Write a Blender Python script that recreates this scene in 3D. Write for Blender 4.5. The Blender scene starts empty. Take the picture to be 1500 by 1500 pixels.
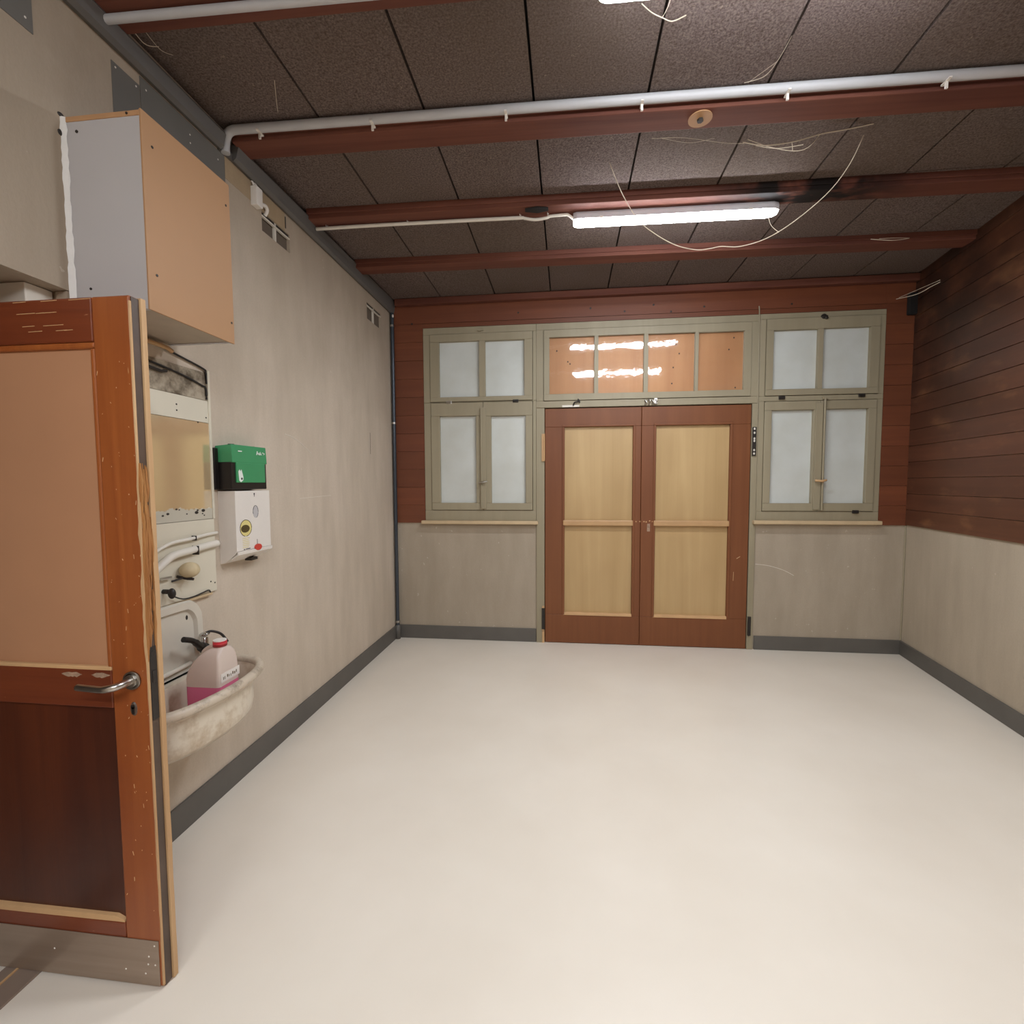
import bpy, bmesh, math, random
from mathutils import Vector, Matrix
random.seed(7)
C = bpy.context.scene.collection
PI = math.pi

# ---------------------------------------------------------------- room measures (metres)
D = 4.4445            # back wall plane y
XL = -1.656           # left wall plane x
XR, TB = 2.885, 0.1481  # right wall: corner x at the back wall, skew angle
ZC = 3.205            # underside of ceiling panels
ZB = 3.15             # underside of beams
YN = -2.2             # wall behind the camera

# ---------------------------------------------------------------- materials
def s(r, g, b):
    f = lambda v: (v/255/12.92) if v/255 <= .04045 else ((v/255+.055)/1.055)**2.4
    return (f(r), f(g), f(b), 1)

class NT:
    def __init__(self, name):
        self.m = bpy.data.materials.new(name); self.m.use_nodes = True
        self.t = self.m.node_tree; self.t.nodes.clear()
        self.out = self.t.nodes.new('ShaderNodeOutputMaterial')
    def n(self, typ, **kw):
        nd = self.t.nodes.new('ShaderNode'+typ)
        for k, v in kw.items():
            if k.startswith('_'): setattr(nd, k[1:], v)
            else:
                key = int(k[1:]) if k[0] == 'i' and k[1:].isdigit() else k.replace('__', ' ')
                if isinstance(v, bpy.types.NodeSocket): self.t.links.new(v, nd.inputs[key])
                else: nd.inputs[key].default_value = v
        return nd
    def link(self, a, b): self.t.links.new(a, b)
    def coord(self): return self.n('TexCoord').outputs['Object']
    def mapped(self, sc, co=None):
        return self.n('Mapping', Vector=co or self.coord(), Scale=sc).outputs[0]
    def noise(self, sc, scale=1.0, detail=4, rough=.55, co=None, dist=0):
        return self.n('TexNoise', Vector=self.mapped(sc, co), Scale=scale, Detail=detail, Roughness=rough, Distortion=dist).outputs['Fac']
    def ramp(self, fac, a, b):
        return self.n('MapRange', Value=fac, From__Min=a, From__Max=b).outputs[0]
    def mix(self, f, a, b, mode='MIX'):
        nd = self.t.nodes.new('ShaderNodeMix'); nd.data_type = 'RGBA'; nd.blend_type = mode
        for sock, v in ((nd.inputs[0], f), (nd.inputs[6], a), (nd.inputs[7], b)):
            if isinstance(v, bpy.types.NodeSocket): self.t.links.new(v, sock)
            else: sock.default_value = v
        return nd.outputs[2]
    def math(self, op, a, b=0.0):
        nd = self.t.nodes.new('ShaderNodeMath'); nd.operation = op
        for sock, v in ((nd.inputs[0], a), (nd.inputs[1], b)):
            if isinstance(v, bpy.types.NodeSocket): self.t.links.new(v, sock)
            else: sock.default_value = v
        return nd.outputs[0]
    def bump(self, h, strength=.2, dist=.01):
        return self.n('Bump', Height=h, Strength=strength, Distance=dist).outputs[0]
    def surf(self, base, rough=.5, normal=None, metal=0, spec=.5, coat=0, coat_rough=.05):
        p = self.n('BsdfPrincipled')
        for k, v in (('Base Color', base), ('Roughness', rough), ('Metallic', metal), ('Specular IOR Level', spec), ('Coat Weight', coat), ('Coat Roughness', coat_rough)):
            if isinstance(v, bpy.types.NodeSocket): self.link(v, p.inputs[k])
            else: p.inputs[k].default_value = v
        if normal is not None: self.link(normal, p.inputs['Normal'])
        self.link(p.outputs[0], self.out.inputs[0])
        return self.m

def plain(name, c, rough=.5, metal=0, var=.08, sc=14, spec=.5):
    t = NT(name)
    f = t.ramp(t.noise((1, 1, 1), sc, 3), .3, .7)
    dark = tuple(x*(1-var) for x in c[:3])+(1,)
    return t.surf(t.mix(f, dark, c), rough, None, metal, spec)

def plaster(name, c1, c2, c3, streak=(3, 3, .6), rough=.75, upper_tone=None):
    t = NT(name)
    a = t.ramp(t.noise((1.1, 1.1, .8), 1.3, 5, .6), .35, .68)
    b = t.ramp(t.noise(streak, 2.2, 4, .6), .38, .72)
    fine = t.noise((1, 1, 1), 90, 3, .7)
    col = t.mix(t.math('MULTIPLY', a, .75), c1, c2)
    col = t.mix(t.math('MULTIPLY', b, .45), col, c3)
    col = t.mix(t.math('MULTIPLY', t.ramp(fine, .35, .75), .25), col, c3)
    if upper_tone:  # deeper tone towards the near end and the top, noisy edge
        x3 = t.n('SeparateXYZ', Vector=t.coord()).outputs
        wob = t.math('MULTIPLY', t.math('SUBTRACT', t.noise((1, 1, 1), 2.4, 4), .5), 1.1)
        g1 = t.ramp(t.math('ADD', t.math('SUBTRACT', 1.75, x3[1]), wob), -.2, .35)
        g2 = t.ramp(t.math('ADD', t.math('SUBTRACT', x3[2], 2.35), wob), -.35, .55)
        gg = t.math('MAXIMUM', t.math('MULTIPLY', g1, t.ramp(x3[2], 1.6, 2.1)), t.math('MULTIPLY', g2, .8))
        col = t.mix(t.math('MULTIPLY', gg, .62), col, upper_tone)
    # pale scuffs and small chips of paint
    chip = t.ramp(t.noise((1, 1, 1), 26, 2, .5), .735, .75)
    col = t.mix(t.math('MULTIPLY', chip, .35), col, s(214, 205, 190))
    return t.surf(col, rough, t.bump(t.noise((1, 1, .5), 70, 4, .7), .25, .004), 0, .3)

def wood(name, c1, c2, c3, axis=0, rough=.45, grain=30, pitch=None, scuff=0, scuffc=(.5, .35, .2, 1), soot=None, spec=.4, coat=0, patch=None):
    """grain runs along axis (0 x, 1 y, 2 z); pitch = board height for board to board tone"""
    t = NT(name)
    sc = [grain, grain, grain]; sc[axis] = grain*.035
    g = t.ramp(t.noise(tuple(sc), 1, 5, .62, dist=.6), .3, .72)
    sc2 = [2.4, 2.4, 2.4]; sc2[axis] = .9
    bl = t.ramp(t.noise(tuple(sc2), 1.0, 3), .35, .68)
    col = t.mix(g, c1, c2)
    col = t.mix(t.math('MULTIPLY', bl, .6), col, c3)
    if pitch:
        z = t.n('SeparateXYZ', Vector=t.coord()).outputs[2]
        k = t.math('FLOOR', t.math('DIVIDE', t.math('SUBTRACT', z, pitch[1]), pitch[0]))
        wn = t.n('TexWhiteNoise', _noise_dimensions='1D', W=k).outputs['Value']
        col = t.mix(t.math('MULTIPLY', wn, .5), col, tuple(x*.5 for x in c1[:3])+(1,))
    if patch:  # blotchy reflections on the boards, put into the colour
        pz = t.ramp(t.noise((2.2, 2.2, 5.5), 1, 4, .6), .55, .72)
        col = t.mix(t.math('MULTIPLY', pz, .55), col, patch)
    if scuff:
        sx = [55, 55, 55]; sx[axis] = 9
        sf = t.ramp(t.noise(tuple(sx), 1, 3, .6), .80-.1*scuff, .83-.1*scuff)
        col = t.mix(sf, col, scuffc)
    if soot:
        x = t.n('SeparateXYZ', Vector=t.coord()).outputs[soot[0]]
        w = t.math('SUBTRACT', 1.0, t.ramp(t.math('ABSOLUTE', t.math('SUBTRACT', x, soot[1])), soot[2]*.4, soot[2]))
        nz = t.ramp(t.noise((6, 14, 6), 1, 3), .32, .5) if soot[0] == 0 else t.ramp(t.noise((1, 2.2, 2.2), 1.6, 4), .25, .55)
        k = t.math('MULTIPLY', w, nz)
        if len(soot) > 3:
            zz = t.n('SeparateXYZ', Vector=t.coord()).outputs[2]
            k = t.math('MULTIPLY', t.math('MULTIPLY', k, t.ramp(zz, soot[3], soot[4])), .8)
        col = t.mix(k, col, s(26, 20, 18))
    return t.surf(col, rough, t.bump(g, .12, .003), 0, spec, coat, .2)

M = {}
M['floor'] = (lambda t: t.surf(t.mix(t.ramp(t.noise((1, 1, 1), 1.6, 4), .3, .7), s(224, 214, 199), s(231, 222, 208)), .34,
              t.bump(t.noise((1, 1, 1), 160, 2), .05, .002), 0, .45))(NT('cream_floor'))
M['wall_l'] = plaster('left_wall_plaster', s(208, 194, 177), s(194, 180, 161), s(172, 158, 140), upper_tone=s(146, 131, 112))
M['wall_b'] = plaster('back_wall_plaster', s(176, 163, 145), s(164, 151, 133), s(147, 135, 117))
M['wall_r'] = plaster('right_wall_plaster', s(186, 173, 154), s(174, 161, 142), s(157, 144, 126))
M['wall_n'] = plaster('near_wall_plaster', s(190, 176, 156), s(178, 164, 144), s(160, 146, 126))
M['patch'] = plaster('brown_plaster_patch', s(180, 160, 132), s(164, 143, 115), s(142, 124, 98))
M['base'] = plain('grey_baseboard', s(98, 94, 88), .5, var=.15, sc=5)
M['cornice'] = plain('grey_cornice', s(98, 95, 92), .55, var=.12, sc=6)
M['greyplate'] = plain('grey_painted_plate', s(112, 110, 105), .5, var=.12, sc=4)
def _ceil():
    t = NT('wood_wool_panel')
    sp = t.noise((1, 1, 1), 115, 4, .8)
    big = t.ramp(t.noise((1, 1, 1), .9, 4), .35, .65)
    col = t.mix(t.ramp(sp, .35, .68), s(74, 62, 59), s(142, 127, 122))
    col = t.mix(t.math('MULTIPLY', big, .5), col, s(98, 85, 72))
    fib = t.ramp(t.noise((1, 1, 1), 30, 2, .5, dist=2.5), .70, .74)
    col = t.mix(t.math('MULTIPLY', fib, .35), col, s(176, 160, 142))
    return t.surf(col, .95, t.bump(sp, .6, .008), 0, .1)
M['ceil'] = _ceil()
M['gap'] = plain('dark_gap', s(24, 20, 18), .9)
M['beam'] = wood('red_beam_wood', s(122, 76, 60), s(100, 57, 46), s(80, 46, 39), 0, .72, 26, spec=.25)
M['beam_soot'] = wood('red_beam_wood_sooted', s(122, 76, 60), s(100, 57, 46), s(80, 46, 39), 0, .72, 26, spec=.25, soot=(0, 1.35, .62))
M['clad'] = wood('red_brown_boards', s(132, 76, 48), s(112, 60, 38), s(98, 54, 38), 0, .5, 22, pitch=(.1695, 1.125))
M['clad_r'] = wood('dark_brown_boards', s(118, 74, 52), s(92, 56, 40), s(62, 38, 30), 1, .42, 22, pitch=(.1335, 1.128), soot=(1, .1, 1.7, 1.7, 2.7), patch=s(150, 104, 70))
M['doorw'] = wood('brown_painted_door_wood', s(128, 78, 45), s(116, 68, 38), s(108, 61, 34), 2, .5, 20)
M['olddoor'] = wood('worn_varnished_door_wood', s(168, 96, 46), s(142, 74, 34), s(124, 60, 28), 2, .36, 24, scuff=.55, scuffc=s(205, 160, 110), spec=.5)
M['olddoor_h'] = wood('worn_varnished_rail_wood', s(128, 64, 35), s(108, 50, 28), s(94, 42, 25), 0, .36, 24, scuff=.8, scuffc=s(196, 150, 112), spec=.5)
M['darkpanel'] = wood('dark_varnished_panel', s(94, 44, 22), s(72, 31, 18), s(50, 22, 14), 2, .36, 14, scuff=.1, scuffc=s(170, 110, 70), spec=.5)
M['tanpanel'] = plain('tan_door_board', s(182, 134, 100), .42, var=.08, sc=3)
M['edgepale'] = wood('raw_pale_wood', s(208, 174, 132), s(190, 152, 110), s(164, 124, 84), 2, .7, 40)
M['splinter'] = wood('splintered_raw_wood', s(196, 146, 88), s(150, 92, 46), s(110, 62, 30), 2, .8, 60)
M['edgedark'] = plain('dark_door_edge', s(92, 74, 62), .5, var=.35, sc=9)
M['worn'] = plain('worn_greyish_wood', s(176, 146, 122), .6, var=.4, sc=90)
M['bead'] = plain('pale_wood_bead', s(206, 166, 120), .5, var=.1)
M['ply'] = wood('tan_plywood', s(196, 166, 120), s(180, 150, 104), s(168, 137, 94), 2, .42, 9)
M['ply_o'] = wood('orange_plywood', s(200, 152, 106), s(184, 134, 90), s(168, 118, 78), 2, .5, 8, scuff=.05, scuffc=s(90, 55, 32))
M['rail'] = plain('tan_cross_bar', s(188, 150, 106), .45, var=.1)
M['frame'] = wood('olive_beige_paint', s(158, 148, 124), s(149, 139, 115), s(141, 131, 108), 2, .5, 12)
M['pane'] = (lambda t: t.surf(t.mix(t.ramp(t.noise((1, 1, 1), 2.5, 4), .35, .75), s(204, 208, 204), s(190, 192, 184)), .22, None, 0, .5))(NT('white_backed_glass'))
M['sill'] = plain('pale_sill_wood', s(200, 176, 140), .5, var=.15, sc=8)
M['white'] = plain('white_paint', s(222, 216, 204), .45, var=.06, sc=6)
M['whitep'] = plain('white_plastic', s(228, 222, 214), .4, var=.04)
M['greyp'] = plain('grey_conduit_plastic', s(186, 186, 188), .45, var=.05)
M['black'] = plain('black_plastic', s(24, 20, 19), .4)
M['dark'] = plain('dark_metal', s(44, 38, 34), .5, var=.3, sc=40)
M['rubber'] = plain('black_cable_rubber', s(34, 30, 27), .6)
M['steel'] = plain('satin_steel', s(190, 186, 180), .28, 1, .1, 20)
M['chrome'] = plain('chrome', s(200, 200, 198), .15, 1, .1)
M['kick'] = (lambda t: t.surf(t.mix(t.ramp(t.noise((2, 30, 30), 1, 3), .3, .7), s(160, 142, 126), s(146, 128, 112)), .36, None, .45, .5))(NT('brushed_kick_plate'))
M['thresh'] = plain('grey_brown_threshold', s(140, 122, 108), .5, var=.1, sc=9)
M['lam'] = plain('grey_white_laminate', s(190, 187, 187), .45, var=.04, sc=3)
M['mdf'] = plain('tan_board', s(176, 134, 94), .55, var=.06, sc=2.5)
M['mdf_e'] = plain('tan_board_edge', s(190, 146, 104), .6, var=.1)
M['caulk'] = plain('white_sealant', s(232, 230, 226), .5, var=.05, sc=30)
M['under'] = plain('grey_brown_underside', s(178, 164, 146), .55, var=.1)
M['green'] = plain('green_plastic', s(62, 146, 96), .38, var=.05)
M['print'] = plain('white_print', s(232, 240, 232), .5)
M['yellow'] = plain('yellow_sticker', s(226, 212, 140), .45, var=.1, sc=60)
M['olive'] = plain('olive_print', s(92, 78, 40), .5, var=.5, sc=120)
M['red'] = plain('red_sticker', s(206, 70, 58), .45)
M['capred'] = plain('red_cap_plastic', s(214, 60, 66), .4, var=.1)
M['enamel'] = (lambda t: t.surf(t.mix(t.ramp(t.noise((1, 1, 1), 9, 5, .65), .48, .72), s(216, 205, 186), s(176, 152, 122)), .3, None, 0, .5))(NT('dirty_enamel'))
M['enamel_w'] = plain('white_enamel', s(214, 207, 192), .28, var=.06, sc=8)
M['rimgrime'] = (lambda t: t.surf(t.mix(t.ramp(t.noise((1, 1, 1), 16, 5, .7), .50, .74), s(200, 186, 166), s(138, 124, 108)), .4, None, 0, .5))(NT('grimy_rim'))
M['dirty'] = (lambda t: t.surf(t.mix(t.ramp(t.noise((1, 3, 3), 3.2, 5, .65), .42, .62), s(172, 160, 140), s(96, 84, 68)), .7, None, 0, .3))(NT('grimy_plaster_patch'))
M['cream'] = plain('cream_panel', s(214, 207, 188), .45, var=.05, sc=6)
M['soap'] = plain('yellowed_soap', s(208, 190, 152), .6, var=.15, sc=40)
M['web'] = plain('cobweb_silk', s(206, 192, 172), .8)
M['ventin'] = plain('brown_vent_back', s(104, 92, 80), .8, var=.15)
M['soot'] = plain('soot', s(22, 18, 17), .9)
M['pipe'] = plain('blue_grey_pipe', s(72, 78, 86), .35, .5, .1)
M['dust'] = plain('grey_lamp_housing', s(206, 202, 206), .4, var=.05)
def _glass():
    t = NT('clear_pane_glass')
    nz = t.bump(t.noise((1, 1, 1), 16, 2), .055, .01)
    gl = t.n('BsdfGlossy', Color=(1, 1, 1, 1), Roughness=.045, Normal=nz)
    tr = t.n('BsdfTransparent')
    fr = t.n('Fresnel', IOR=1.5)
    mx = t.n('MixShader', Fac=fr.outputs[0], i1=tr.outputs[0], i2=gl.outputs[0])
    t.link(mx.outputs[0], t.out.inputs[0]); return t.m
M['glass'] = _glass()
def _mirror():
    t = NT('aged_mirror')
    z = t.n('SeparateXYZ', Vector=t.coord()).outputs[2]
    edge = t.math('ADD', z, t.math('MULTIPLY', t.noise((1, 1, 1), 22, 3, .6), .05))
    worn = t.math('SUBTRACT', 1.0, t.ramp(edge, .075, .08))
    tan = t.mix(t.ramp(t.noise((1, 1, 1), 3, 3), .3, .7), s(216, 190, 146), s(202, 174, 130))
    col = t.mix(worn, tan, s(190, 184, 168))
    p = t.n('BsdfPrincipled'); t.link(col, p.inputs['Base Color']); p.inputs['Roughness'].default_value = .5
    g = t.n('BsdfGlossy', Color=(.92, .94, .9, 1), Roughness=.10)
    k = t.math('MULTIPLY', t.math('SUBTRACT', 1.0, worn), .46)
    mx = t.n('MixShader', Fac=k, i1=p.outputs[0], i2=g.outputs[0])
    t.link(mx.outputs[0], t.out.inputs[0]); return t.m
M['mirror'] = _mirror()
def _jug(name, c):
    t = NT(name)
    p = t.n('BsdfPrincipled', Base__Color=c, Roughness=.35)
    p.inputs['Subsurface Weight'].default_value = .0
    tl = t.n('BsdfTranslucent', Color=c)
    mx = t.n('MixShader', Fac=.35, i1=p.outputs[0], i2=tl.outputs[0])
    t.link(mx.outputs[0], t.out.inputs[0]); return t.m
M['jug'] = _jug('milky_plastic', s(238, 224, 212))
M['pink'] = _jug('pink_liquid_behind_plastic', s(216, 108, 138))
def emis(name, c, k):
    t = NT(name); e = t.n('Emission', Color=c, Strength=k); t.link(e.outputs[0], t.out.inputs[0]); return t.m
LAMP = 105.0
M['lamp'] = emis('lit_diffuser', (.955, 1, 1.06, 1), LAMP)

# ---------------------------------------------------------------- mesh helpers
def each(parent, name, m, fns, smooth=False):
    for f in fns:
        b = MB(); f(b); b.build(name, m, parent, smooth=smooth)
class MB:
    def __init__(self): self.b = bmesh.new()
    def box(self, x0, x1, y0, y1, z0, z1):
        v = [self.b.verts.new(p) for p in ((x0,y0,z0),(x1,y0,z0),(x1,y1,z0),(x0,y1,z0),(x0,y0,z1),(x1,y0,z1),(x1,y1,z1),(x0,y1,z1))]
        for f in ((0,3,2,1),(4,5,6,7),(0,1,5,4),(1,2,6,5),(2,3,7,6),(3,0,4,7)): self.b.faces.new([v[i] for i in f])
        return self
    def loft(self, rings, cap0=True, cap1=True, closed=True):
        vs = [[self.b.verts.new(p) for p in r] for r in rings]
        n = len(rings[0])
        for a, c in zip(vs, vs[1:]):
            for i in range(n if closed else n-1):
                j = (i+1) % n
                self.b.faces.new((a[i], a[j], c[j], c[i]))
        if cap0: self.b.faces.new(vs[0][::-1])
        if cap1: self.b.faces.new(vs[-1])
        return self
    def tube(self, pts, r, seg=10, rz=None):
        pts = [Vector(p) for p in pts]; rings = []
        up = Vector((0, 0, 1))
        for i, p in enumerate(pts):
            t = (pts[min(i+1, len(pts)-1)]-pts[max(i-1, 0)]).normalized()
            a = t.cross(up)
            if a.length < 1e-3: a = t.cross(Vector((0, 1, 0)))
            a.normalize(); b2 = a.cross(t).normalized()
            rr = r[i] if isinstance(r, (list, tuple)) else r
            rings.append([p+a*math.cos(2*PI*k/seg)*rr+b2*math.sin(2*PI*k/seg)*(rz or 1)*rr for k in range(seg)])
        return self.loft(rings)
    def cyl(self, p, axis, r, h, seg=20, r2=None):
        a = Vector(axis).normalized(); p = Vector(p)
        return self.tube([p, p+a*h], [r, r if r2 is None else r2], seg)
    def prism(self, prof, ax, a0, a1):
        """profile of 2-D points swept along axis ax from a0 to a1"""
        def P(u, v, w):
            return (w, u, v) if ax == 0 else ((u, w, v) if ax == 1 else (u, v, w))
        return self.loft([[P(u, v, a0) for u, v in prof], [P(u, v, a1) for u, v in prof]])
    def sphere(self, p, r, sc=(1, 1, 1), u=16, v=10):
        m = Matrix.Translation(p) @ Matrix.Diagonal((*sc, 1))
        bmesh.ops.create_uvsphere(self.b, u_segments=u, v_segments=v, radius=r, matrix=m); return self
    def build(self, name, m, parent=None, bevel=0, smooth=False, local=False):
        bmesh.ops.recalc_face_normals(self.b, faces=self.b.faces)
        if parent is not None and not local:
            chain = Matrix.Identity(4); q = parent
            while q is not None:
                chain = Matrix.LocRotScale(q.location, q.rotation_euler, (1, 1, 1)) @ chain; q = q.parent
            self.b.transform(chain.inverted())
        me = bpy.data.meshes.new(name); self.b.to_mesh(me); self.b.free()
        me.materials.append(M[m] if isinstance(m, str) else m)
        if smooth:
            for p in me.polygons: p.use_smooth = True
        o = bpy.data.objects.new(name, me); C.objects.link(o)
        if parent is not None: o.parent = parent
        if bevel:
            b = o.modifiers.new('bevel', 'BEVEL'); b.width = bevel; b.segments = 2; b.limit_method = 'ANGLE'; b.angle_limit = .7
        if smooth:
            try:
                w = o.modifiers.new('wn', 'WEIGHTED_NORMAL'); w.keep_sharp = True
            except Exception: pass
        return o

def tag(o, label, cat, group=None, kind=None):
    o['label'] = label; o['category'] = cat
    if group: o['group'] = group
    if kind: o['kind'] = kind
    return o
def thing(name, loc, label, cat, group=None, kind=None, rz=0):
    o = bpy.data.objects.new(name, None); C.objects.link(o); o.empty_display_size = .05
    o.location = loc; o.rotation_euler = (0, 0, rz)
    return tag(o, label, cat, group, kind)
def smooth_path(pts, n=8, closed=False):
    pts = [Vector(p) for p in pts]; out = []; N = len(pts)
    for i in range(N if closed else N-1):
        g = lambda k: pts[k % N] if closed else pts[max(0, min(N-1, k))]
        p0, p1, p2, p3 = g(i-1), g(i), g(i+1), g(i+2)
        for k in range(n):
            t = k/n
            out.append(.5*((2*p1)+(p2-p0)*t+(2*p0-5*p1+4*p2-p3)*t*t+(3*p1-p0-3*p2+p3)*t**3))
    if not closed: out.append(pts[-1])
    return out
def grid_boxes(mb, us, vs, holes, put):
    """boxes of a wall left over around rectangular holes"""
    us = sorted(set(us+[h[0] for h in holes]+[h[1] for h in holes])); vs = sorted(set(vs+[h[2] for h in holes]+[h[3] for h in holes]))
    for v0, v1 in zip(vs, vs[1:]):
        run = None
        for u0, u1 in zip(us, us[1:]):
            uc, vc = (u0+u1)/2, (v0+v1)/2
            solid = not any(h[0] < uc < h[1] and h[2] < vc < h[3] for h in holes)
            if solid: run = (run[0], u1) if run else (u0, u1)
            if (not solid) and run: put(run[0], run[1], v0, v1); run = None
        if run: put(run[0], run[1], v0, v1)

# ---------------------------------------------------------------- the shell
tag(MB().box(-4.2, 3.6, YN-.3, D+.3, -.12, 0).build('floor', 'floor'), 'smooth cream floor running to all walls', 'floor', kind='structure')

b = MB()
VENTS = [(2.516, 2.78, 2.88, 2.985), (3.89, 4.19, 2.87, 3.003)]
OPEN = (.45, 1.461, -.1, 2.148)
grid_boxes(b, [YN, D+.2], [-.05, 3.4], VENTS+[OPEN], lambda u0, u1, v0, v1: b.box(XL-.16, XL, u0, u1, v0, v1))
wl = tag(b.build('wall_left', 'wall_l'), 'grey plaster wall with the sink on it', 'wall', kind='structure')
MB().tube(smooth_path([(XL, 2.66, 1.795), (XL, 2.76, 1.78), (XL, 2.88, 1.735), (XL, 2.95, 1.70)]), .0018, 6).build('scratch_mark', 'white', wl)
MB().tube([(XL, 2.8, 1.41), (XL, 3.2, 1.42)], .0012, 6).build('scratch_mark', 'white', wl)
MB().tube([(XL, 3.9, 1.75), (XL, 3.9, 1.93)], .0016, 6).build('scratch_mark', 'dark', wl)

b = MB()
HOLES_B = [(-1.33, -.29, 1.165, 2.93), (-.215, 1.60, -.1, 2.93), (1.66, 2.64, 1.165, 2.93)]
grid_boxes(b, [-1.9, 3.2], [-.05, 3.4], HOLES_B, lambda u0, u1, v0, v1: b.box(u0, u1, D, D+.16, v0, v1))
b.box(-1.9, 3.2, D+.16, D+.2, -.05, 3.4)
wb = tag(b.build('wall_back', 'wall_b'), 'back wall of grey plaster below red brown boards', 'wall', kind='structure')
b = MB()
def clad(u0, u1, v0, v1):
    b.box(u0, u1, D-.014, D, v0, v1)
z = 1.125
while z < 3.2:
    z1 = min(z+.1695, 3.22)
    for (a0, a1) in ((-1.634, -1.346), (-.9, -.9), (2.652, 2.886)):
        if a1 > a0 and z < 2.945: clad(a0, a1, z+.0014, min(z1, 2.945 if z1 > 2.945 and z < 2.7 else z1)-.0008)
    z = z1
clad(-1.346, 2.652, 2.946, 2.985); clad(-1.346, 2.652, 2.988, 3.22); clad(-1.634, -1.346, 2.985, 3.22); clad(2.652, 2.886, 2.985, 3.22)
for k in range(16):     # nail heads and holes along the head boards
    x = -1.2+k*.235+random.uniform(-.05, .05); z = random.choice((3.03, 3.06, 3.0))
    b.cyl((x, D-.0145, z), (0, -1, 0), .006, .001, 8)
b.build('board_cladding', 'clad', wb, bevel=.002)
b = MB()
for (x, z) in ((.5, 3.02), (-.45, 3.05), (-1.45, 2.99), (1.18, 3.03), (.9, 3.0), (.2, 3.06), (.75, 3.065), (1.9, 3.02)):
    b.sphere((x, D-.014, z), .009, (1, .25, 1), 8, 6)
b.build('knot_holes', 'dark', wb)
MB().tube(smooth_path([(1.665, D-.0005, .772), (1.78, D-.0005, .758), (1.9, D-.0005, .722), (1.99, D-.0005, .675)]), .0022, 6).build('scratch_mark', 'white', wb)

RW = dict(loc=(XR, D, 0), rz=-TB)
wr = thing('wall_right', RW['loc'], 'right wall of grey plaster below dark brown boards', 'wall', kind='structure', rz=RW['rz'])
MB().box(0, .16, -7.2, .3, -.05, 3.4).build('plaster', 'wall_r', wr, local=True)
b = MB(); z = 1.128
while z < 3.2:
    b.box(-.014, 0, -7.2, 0, z+.0022, min(z+.1335, 3.22)-.0008); z += .1335
b.build('board_cladding', 'clad_r', wr, bevel=.002, local=True)
MB().tube([(-.006, -.006, .125), (-.006, -.006, 1.125)], .006, 8).build('corner_bead', 'frame', wr, local=True)
tag(MB().box(-4.2, 3.6, YN-.16, YN, -.05, 3.4).build('wall_near', 'wall_n'), 'plaster wall behind the viewer', 'wall', kind='structure')
# passage behind the doorway in the left wall
b = MB(); b.box(-3.3, -3.2, -.4, 3.0, -.05, 3.0).box(-3.3, XL-.16, -.5, -.4, -.05, 3.0).box(-3.3, XL-.16, 2.2, 2.3, -.05, 3.0).box(-3.3, XL-.16, -.5, 2.3, 2.6, 2.7)
tag(b.build('wall_passage', 'wall_l'), 'walls of the dim passage behind the doorway', 'wall', kind='structure')

# ceiling: wood wool panels in rows between the beams
b = MB()
xs = [-1.158+.5017*k for k in range(-2, 11)]
ys = [YN-.2, -.55, .15, .86, 1.62, 2.30, 2.98, 3.68, D+.1]
for y0, y1 in zip(ys, ys[1:]):
    for x0, x1 in zip(xs, xs[1:]):
        b.box(x0+.0055, x1-.0055, y0+.002, y1-.002, ZC+random.uniform(0, .004), ZC+.05)
ce = tag(b.build('ceiling', 'ceil'), 'dark brown wood wool ceiling panels', 'ceiling', kind='structure')
MB().box(-4.2, 3.6, YN-.3, D+.3, ZC+.05, ZC+.15).build('ceiling_backing', 'gap', ce)

# cornice along the left wall (deepens towards the back), notch where the conduit drops in
tr = thing('trim_1', (XL, 2.9, 3.09), 'grey cornice strip along the top of the left wall', 'trim', kind='structure')
def zt(y): return 3.141+(y-1.5)*.0262
for (y0, y1) in ((YN, 2.19), (2.275, D-.002)):
    r = []
    for y in (y0, y1):
        t_ = min(zt(y), ZC-.002) if y > 0 else 3.12
        r.append([(XL, y, 3.092), (XL+.02, y, 3.086), (XL+.036, y, 3.10), (XL+.05, y, t_-.012), (XL+.045, y, t_), (XL, y, t_)])
    MB().loft(r).build('cornice_strip', 'cornice', tr)
MB().box(XL, XL+.016, 2.19, 2.275, 3.088, 3.12).build('cornice_strip', 'cornice', tr)
tag(MB().box(XL, XL+.014, 1.475, D-.001, 0, .128).build('baseboard_left', 'base', bevel=.003), 'dark grey baseboard along the left wall', 'baseboard', kind='structure')
bb = thing('baseboard_back', (0, D, 0), 'dark grey baseboard either side of the double door', 'baseboard', kind='structure')
MB().box(XL+.03, -.29, D-.014, D, 0, .128).build('baseboard_length', 'base', bb, bevel=.003)
MB().box(1.665, XR-.016, D-.014, D, 0, .124).build('baseboard_length', 'base', bb, bevel=.003)
br = thing('baseboard_right', RW['loc'], 'dark grey baseboard along the right wall', 'baseboard', kind='structure', rz=RW['rz'])
MB().box(-.016, 0, -7.0, -.002, 0, .122).build('baseboard_length', 'base', br, bevel=.003, local=True)
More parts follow.
